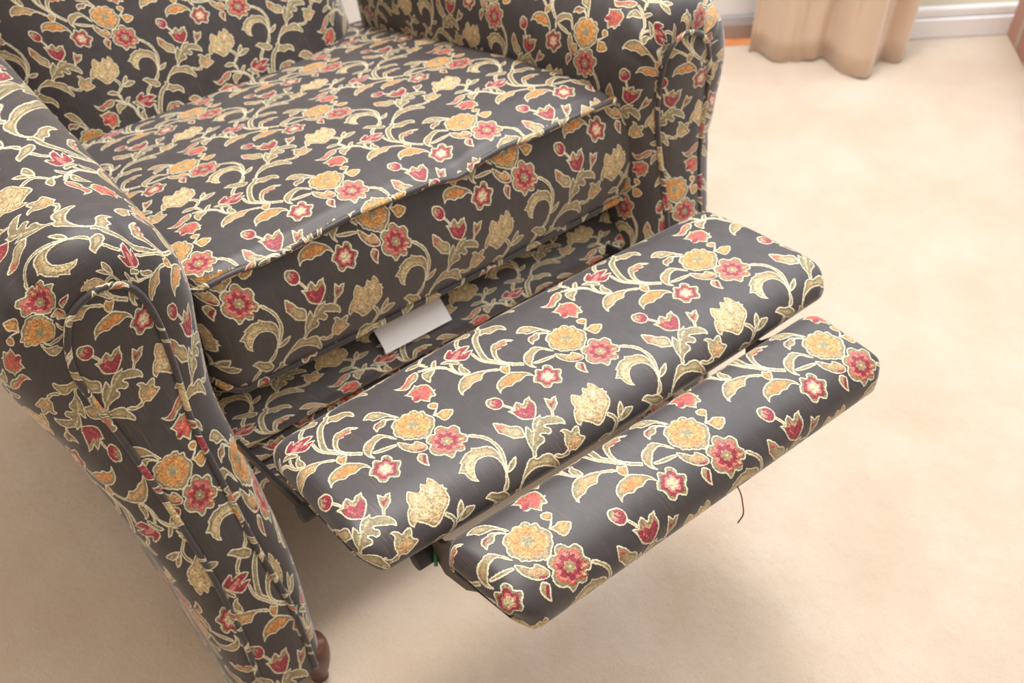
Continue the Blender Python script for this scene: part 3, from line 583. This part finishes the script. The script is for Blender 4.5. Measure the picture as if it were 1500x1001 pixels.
# brick hearth at the right edge of the picture
hd=np.array([-.664,-.748]) ; hd/=np.linalg.norm(hd); h0=np.array([10.66,2.86]); hn=np.array([.748,-.664])
m_=MB()
def hp(a,b,z): q=h0+hd*a+hn*b; return W3((q[0],q[1],z))
for z in (F0,F0+1.0):
    for a,b in ((.12,0),(6,0),(6,3),(3.0,3.0)): m_.v.append(hp(a,b,z))
for f in ([3,2,1,0],[4,5,6,7],[0,1,5,4],[1,2,6,5],[2,3,7,6],[3,0,4,7]): m_.f.append(f); m_.uv.append([(0,0)]*4)
he=m_.build('brick_hearth',BRICK,smooth=False,bevel=.004,weld=False)
tag(he,'low reddish brown brick hearth at the right edge beside the white baseboard','hearth')
# ============================================================ RECLINER
root=bpy.data.objects.new('recliner_chair',None); COL.objects.link(root)
root.location=W3((1.0,2.0,F0)); bpy.context.view_layer.update()
tag(root,'black floral recliner armchair with scroll arms and raised two-panel footrest on beige carpet','recliner')
# seat cushion -------------------------------------------------
def fitted(key,G,A,B): u,v=uvmap(key,A,B); return G,u,v
def endround(G):
    X=G[...,0]; e=np.clip((np.abs(X-1.08)-1.46)/.12,0,1); G=G.copy(); 
    return G,e
ct=MB()
G,A,B=cushion_top(); ct.grid(*fitted('cushion_top',G,A,B))
Gb,Ab,Bb=cushion_band(); ct.grid(*fitted('cushion_band',Gb,Ab,Bb),flip=True)
# sides, underside and back of the cushion
for i in (0,-1):
    e=G[i]; lo=e.copy(); lo[:,2]=-.50
    s=np.linspace(0,1,12)[None,:,None]; S=e[:,None,:]*(1-s)+lo[:,None,:]*s
    f0=Gb[i][np.linspace(0,29,12).astype(int)]
    wgt=np.exp(-np.arange(len(e))/3.)[:,None,None]; S=S*(1-wgt)+(f0[None]+ (e-e[0])[:,None,:]*0+0)*wgt if False else S
    S[0]=f0
    S[...,0]+= (-1 if i==0 else 1)*.04*np.sin(np.linspace(0,np.pi,12))[None,:]
    ct.grid(S,S[...,1],-S[...,2])
und=np.stack([Gb[:,-1],np.stack([Gb[:,-1,0],np.full(len(Gb),3.85),np.full(len(Gb),-.6)],1)],1); ct.grid(und,und[...,0],und[...,1])
cush=ct.build('seat_cushion',FAB,root)
def welt(P,uvs,r=.021,name='welt',parent=None):
    return MB().tube(P,r,uvs,k=10).build(name,FAB,parent)
P=G[:,0]+np.array([0,-.018,.008]); u,v=uvmap('cushion_top',A[:,0],B[:,0])
left=G[0,:14][::-1]; right=G[-1,:14]
# welt runs round both front corners onto the sides
def cornered(P,back,side):
    return P
PL=np.vstack([left[:-1]+np.array([-.01,0,.0]),P[1:-1],right[1:]+np.array([.01,0,.0])]); PLs,_=spl(PL[::2],260)
ul=np.interp(np.linspace(0,1,260),[0,.1,.9,1],[u[0]-.6,u[0],u[-1],u[-1]+.6]); 
uu=u[0]+ (PLs[:,0]-P[0,0])*(u[-1]-u[0])/(P[-1,0]-P[0,0]); uu=uu+np.linspace(0,.001,260)
along=np.r_[0,np.cumsum(np.linalg.norm(np.diff(PLs,axis=0),axis=1))]
welt(PLs,[(a*1.0,.33+a*.35) for a in along],parent=cush)
Pb=Gb[:,-1]+np.array([0,-.008,-.006]); pr=np.array([[CXR+.0,1.7,-.5]]); pl=np.array([[CXL,1.7,-.5]])
Pbs,_=spl(np.vstack([pl,Pb[::3],pr]),260); al=np.r_[0,np.cumsum(np.linalg.norm(np.diff(Pbs,axis=0),axis=1))]
welt(Pbs,[(a*1.0+.2,.76+a*.35) for a in al],parent=cush)
# back rest -----------------------------------------------------
Gk,Ak,Bk=backrest(); bk=MB().grid(*fitted('backrest',Gk,Ak,Bk))
off=np.array([0,.75,.35]); Gr=Gk+off; bk.grid(Gr,Ak,Bk,flip=True)
for sl in ((slice(0,1),slice(None)),(slice(-1,None),slice(None)),(slice(None),slice(0,1)),(slice(None),slice(-1,None))):
    e=Gk[sl].reshape(-1,3); r_=Gr[sl].reshape(-1,3); s=np.linspace(0,1,8)[None,:,None]; S=e[:,None]*(1-s)+r_[:,None]*s
    S=S+ (0)*s; bk.grid(S,S[...,1]+S[...,0],S[...,2])
bkr=bk.build('backrest',FAB,root)
# arms -----------------------------------------------------------
for right in (False,True):
    key='arm_right' if right else 'arm_left'
    Ga,Aa,Ba=arm_band(right); ab=MB().grid(*fitted(key,Ga,Aa,Ba),flip=right)
    # back end and underside closing
    e=Ga[:,-1]; cc=e.mean(0); S=np.stack([e,np.repeat(cc[None],len(e),0)],1); ab.grid(S,S[...,0],S[...,2])
    b0=np.stack([Ga[0],Ga[-1]],0); ab.grid(b0,b0[...,0],b0[...,1])
    arm=ab.build('arm',FAB,root,weld=True)
    Gp,Ap,Bp=arm_front(right); fp=MB().grid(*fitted('post_right' if right else 'post_left',Gp,Ap,Bp),flip=not right).build('front_panel',FAB,arm)
    Pp=np.stack([AP[:,0],yfront(AP[:,1])-.006,AP[:,1]],1)
    if right: Pp[:,0]=2*CX-Pp[:,0]
    al=np.r_[0,np.cumsum(np.linalg.norm(np.diff(Pp,axis=0),axis=1))]
    Pq,_=spl(Pp[::2],240); al=np.r_[0,np.cumsum(np.linalg.norm(np.diff(Pq,axis=0),axis=1))]
    welt(Pq,[(a*1.0,.45+a*.4) for a in al],r=.019,parent=arm)
    # wooden foot under the post
    sx=-.56 if not right else 2*CX+.56; y0=.60
    rr=[.085,.10,.105,.095,.075,.055,.06]; zz=[-2.30,-2.36,-2.44,-2.54,-2.64,-2.72,-2.75]
    ft=MB().tube([(sx+(-.06 if right else .06)*0,y0+.0,z) for z in zz],rr,k=20).build('foot',MAHOG,root)
# outer side panels (below the arm roll) --------------------------
for sx in (-1.09,2*CX+1.09):
    y=np.linspace(.62,4.7,40); z=np.linspace(-2.42,-.2,20)
    G2=np.zeros((40,20,3)); G2[...,0]=sx; G2[...,1]=y[:,None]; G2[...,2]=z[None,:]
# front rail ----------------------------------------------------------
Gr_,Ar,Br=rail(); rl=MB().grid(*fitted('rail',Gr_,Ar,Br)).build('front_rail',FAB,root)
md=rl.modifiers.new('thick','SOLIDIFY'); md.thickness=.004
sb_=MB().box(-.98,2.95,1.65,4.1,-1.75,-.66).build('seat_base',BLACK,root,smooth=False,bevel=.004)
for sx in (-.75,2*CX+.55):
    MB().tube([(sx,3.3,z) for z in [-1.7]+zz],[.085]+rr,k=20).build('foot',MAHOG,root)
# care label hanging over the rail
lab=MB(); n_=12
pts,_=spl([(1.45,-.585),(1.30,-.65),(1.20,-.715),(1.15,-.76)],n_)
Gl=np.zeros((2,n_,3)); Gl[0,:,0]=.53; Gl[1,:,0]=1.03; Gl[...,1]=pts[:,0]-.012; Gl[...,2]=pts[:,1]+.01
lab.grid(Gl,Gl[...,0],Gl[...,1]); lo_=lab.build('care_label',PAPER,rl); lo_['label']='white paper label sewn under the cushion'
# foot rest -------------------------------------------------------------
pads=[]
for k in ('pad1','pad2'):
    Gd,Ad,Bd=pad(k); pb=MB().grid(*fitted(k,Gd,Ad,Bd))
    # close the underside
    c0=Gd[:,0];c1=Gd[:,-1]; S=np.stack([c0,(c0+c1)/2-np.array([0,0,.0]),c1],1); pb.grid(S,S[...,0],S[...,1])
    for q_ in (0,-1):
        e_=Gd[q_]; cc_=e_.mean(0)+np.array([.004 if q_==0 else -.004,0,-.03]); S=np.stack([e_,np.repeat(cc_[None],len(e_),0)],1); pb.grid(S,S[...,1],S[...,2])
    o=pb.build('footrest_panel',FAB,root); pads.append(o)
# loose red thread under the outer panel
th,_=spl([(1.13,-1.10,-.17),(1.135,-1.17,-.24),(1.12,-1.21,-.28),(1.125,-1.225,-.36),(1.105,-1.22,-.42)],30)
t_=MB().tube(th,.0035,k=6).build('loose_thread',REDT,pads[1]); t_['label']='loose red thread'
# linkage
lk=MB(); lk.prism([(-.42,-.25),(-.46,-.40),(-.54,-.46),(-.72,-.38),(-.84,-.25),(-.86,-.12),(-.60,-.12),(-.52,-.22)],0,-.21,-.18)
brk=lk.build('linkage_bracket',BROWNST,root,smooth=False,bevel=.0015)
MB().tube([(-.30,-.42,-.40),(-.18,-.42,-.40)],.055,k=20).build('rubber_stop',RUB,brk)
MB().tube([(-.215,-.46,-.40),(-.20,-.47,-.40)],.045,k=16).build('washer',GREEN,brk)
lk=MB(); lk.prism([(-.42,-.25),(-.46,-.40),(-.54,-.46),(-.72,-.38),(-.84,-.25),(-.86,-.12),(-.60,-.12),(-.52,-.22)],0,1.96,1.99)
brk=lk.build('linkage_bracket',BROWNST,root,smooth=False,bevel=.0015)
for sx in (-.56,2.2):
    a=MB(); a.prism([(.98,-.62),(.98,-.70),(.16,-.44),(.13,-.37)],0,sx-.012,sx+.012)
    arm_=a.build('linkage_arm',BLACK,root,smooth=False,bevel=.001)
    MB().tube([(sx-.04,.15,-.39),(sx+.05,.15,-.39)],.05,k=18).build('pivot_bolt',RUB,arm_)
    pass
# ============================================================ CAMERA
cam=bpy.data.cameras.new('camera'); co=bpy.data.objects.new('camera',cam); COL.objects.link(co); sc.camera=co
f_,pi_,ya_=CAM[0:3]
fw=Vector((math.sin(ya_)*math.cos(pi_),math.cos(ya_)*math.cos(pi_),-math.sin(pi_))); rt=Vector((math.cos(ya_),-math.sin(ya_),0)); upv=rt.cross(fw)
M=Matrix((rt,upv,-fw)).transposed().to_4x4(); M.translation=Vector(W3(CAM[3:6])); co.matrix_world=M
cam.sensor_width=36; cam.lens=36*f_/1500; cam.clip_start=.01
cam.dof.use_dof=True; cam.dof.focus_distance=5.0*UP; cam.dof.aperture_fstop=8.5
# ============================================================ LIGHT
w=bpy.data.worlds.new('room_light'); sc.world=w; w.use_nodes=True; wt=w.node_tree; bg=wt.nodes['Background']
tc=N(wt,'ShaderNodeTexCoord'); sp_=N(wt,'ShaderNodeSeparateXYZ'); wt.links.new(tc.outputs['Generated'],sp_.inputs[0])
mr=N(wt,'ShaderNodeMapRange'); mr.inputs['From Min'].default_value=-1; mr.inputs['From Max'].default_value=1; wt.links.new(sp_.outputs['Z'],mr.inputs['Value'])
cr=N(wt,'ShaderNodeValToRGB'); wt.links.new(mr.outputs[0],cr.inputs[0]); e=cr.color_ramp.elements
e[0].position=.45; e[0].color=(.24,.18,.14,1); e[1].position=1; e[1].color=(1,.86,.72,1)
q=cr.color_ramp.elements.new(.55); q.color=(.56,.47,.40,1); q=cr.color_ramp.elements.new(.75); q.color=(.75,.63,.52,1)
wt.links.new(cr.outputs[0],bg.inputs[0]); bg.inputs[1].default_value=.95
def area(name,loc,target,sx,sy,power,col=(1,1,1)):
    l=bpy.data.lights.new(name,'AREA'); l.shape='RECTANGLE'; l.size=sx; l.size_y=sy; l.energy=power; l.color=col
    o=bpy.data.objects.new(name,l); COL.objects.link(o); o.location=W3(loc); dv=Vector(W3(target))-o.location; o.rotation_euler=dv.to_track_quat('-Z','Y').to_euler(); return o
area('ceiling_light',(3.6,2.6,13),(1.0,.6,-1),.45,.45,40,(1,.96,.92))
area('window_light',(9.5,3.6,5.0),(3.0,.5,-2.5),1.9,1.6,42,(.78,.90,1))
# ============================================================ COLOUR
sc.view_settings.view_transform='Standard'; sc.view_settings.look='None'; sc.view_settings.exposure=0.18; sc.view_settings.gamma=1; sc.view_settings.use_curve_mapping=False
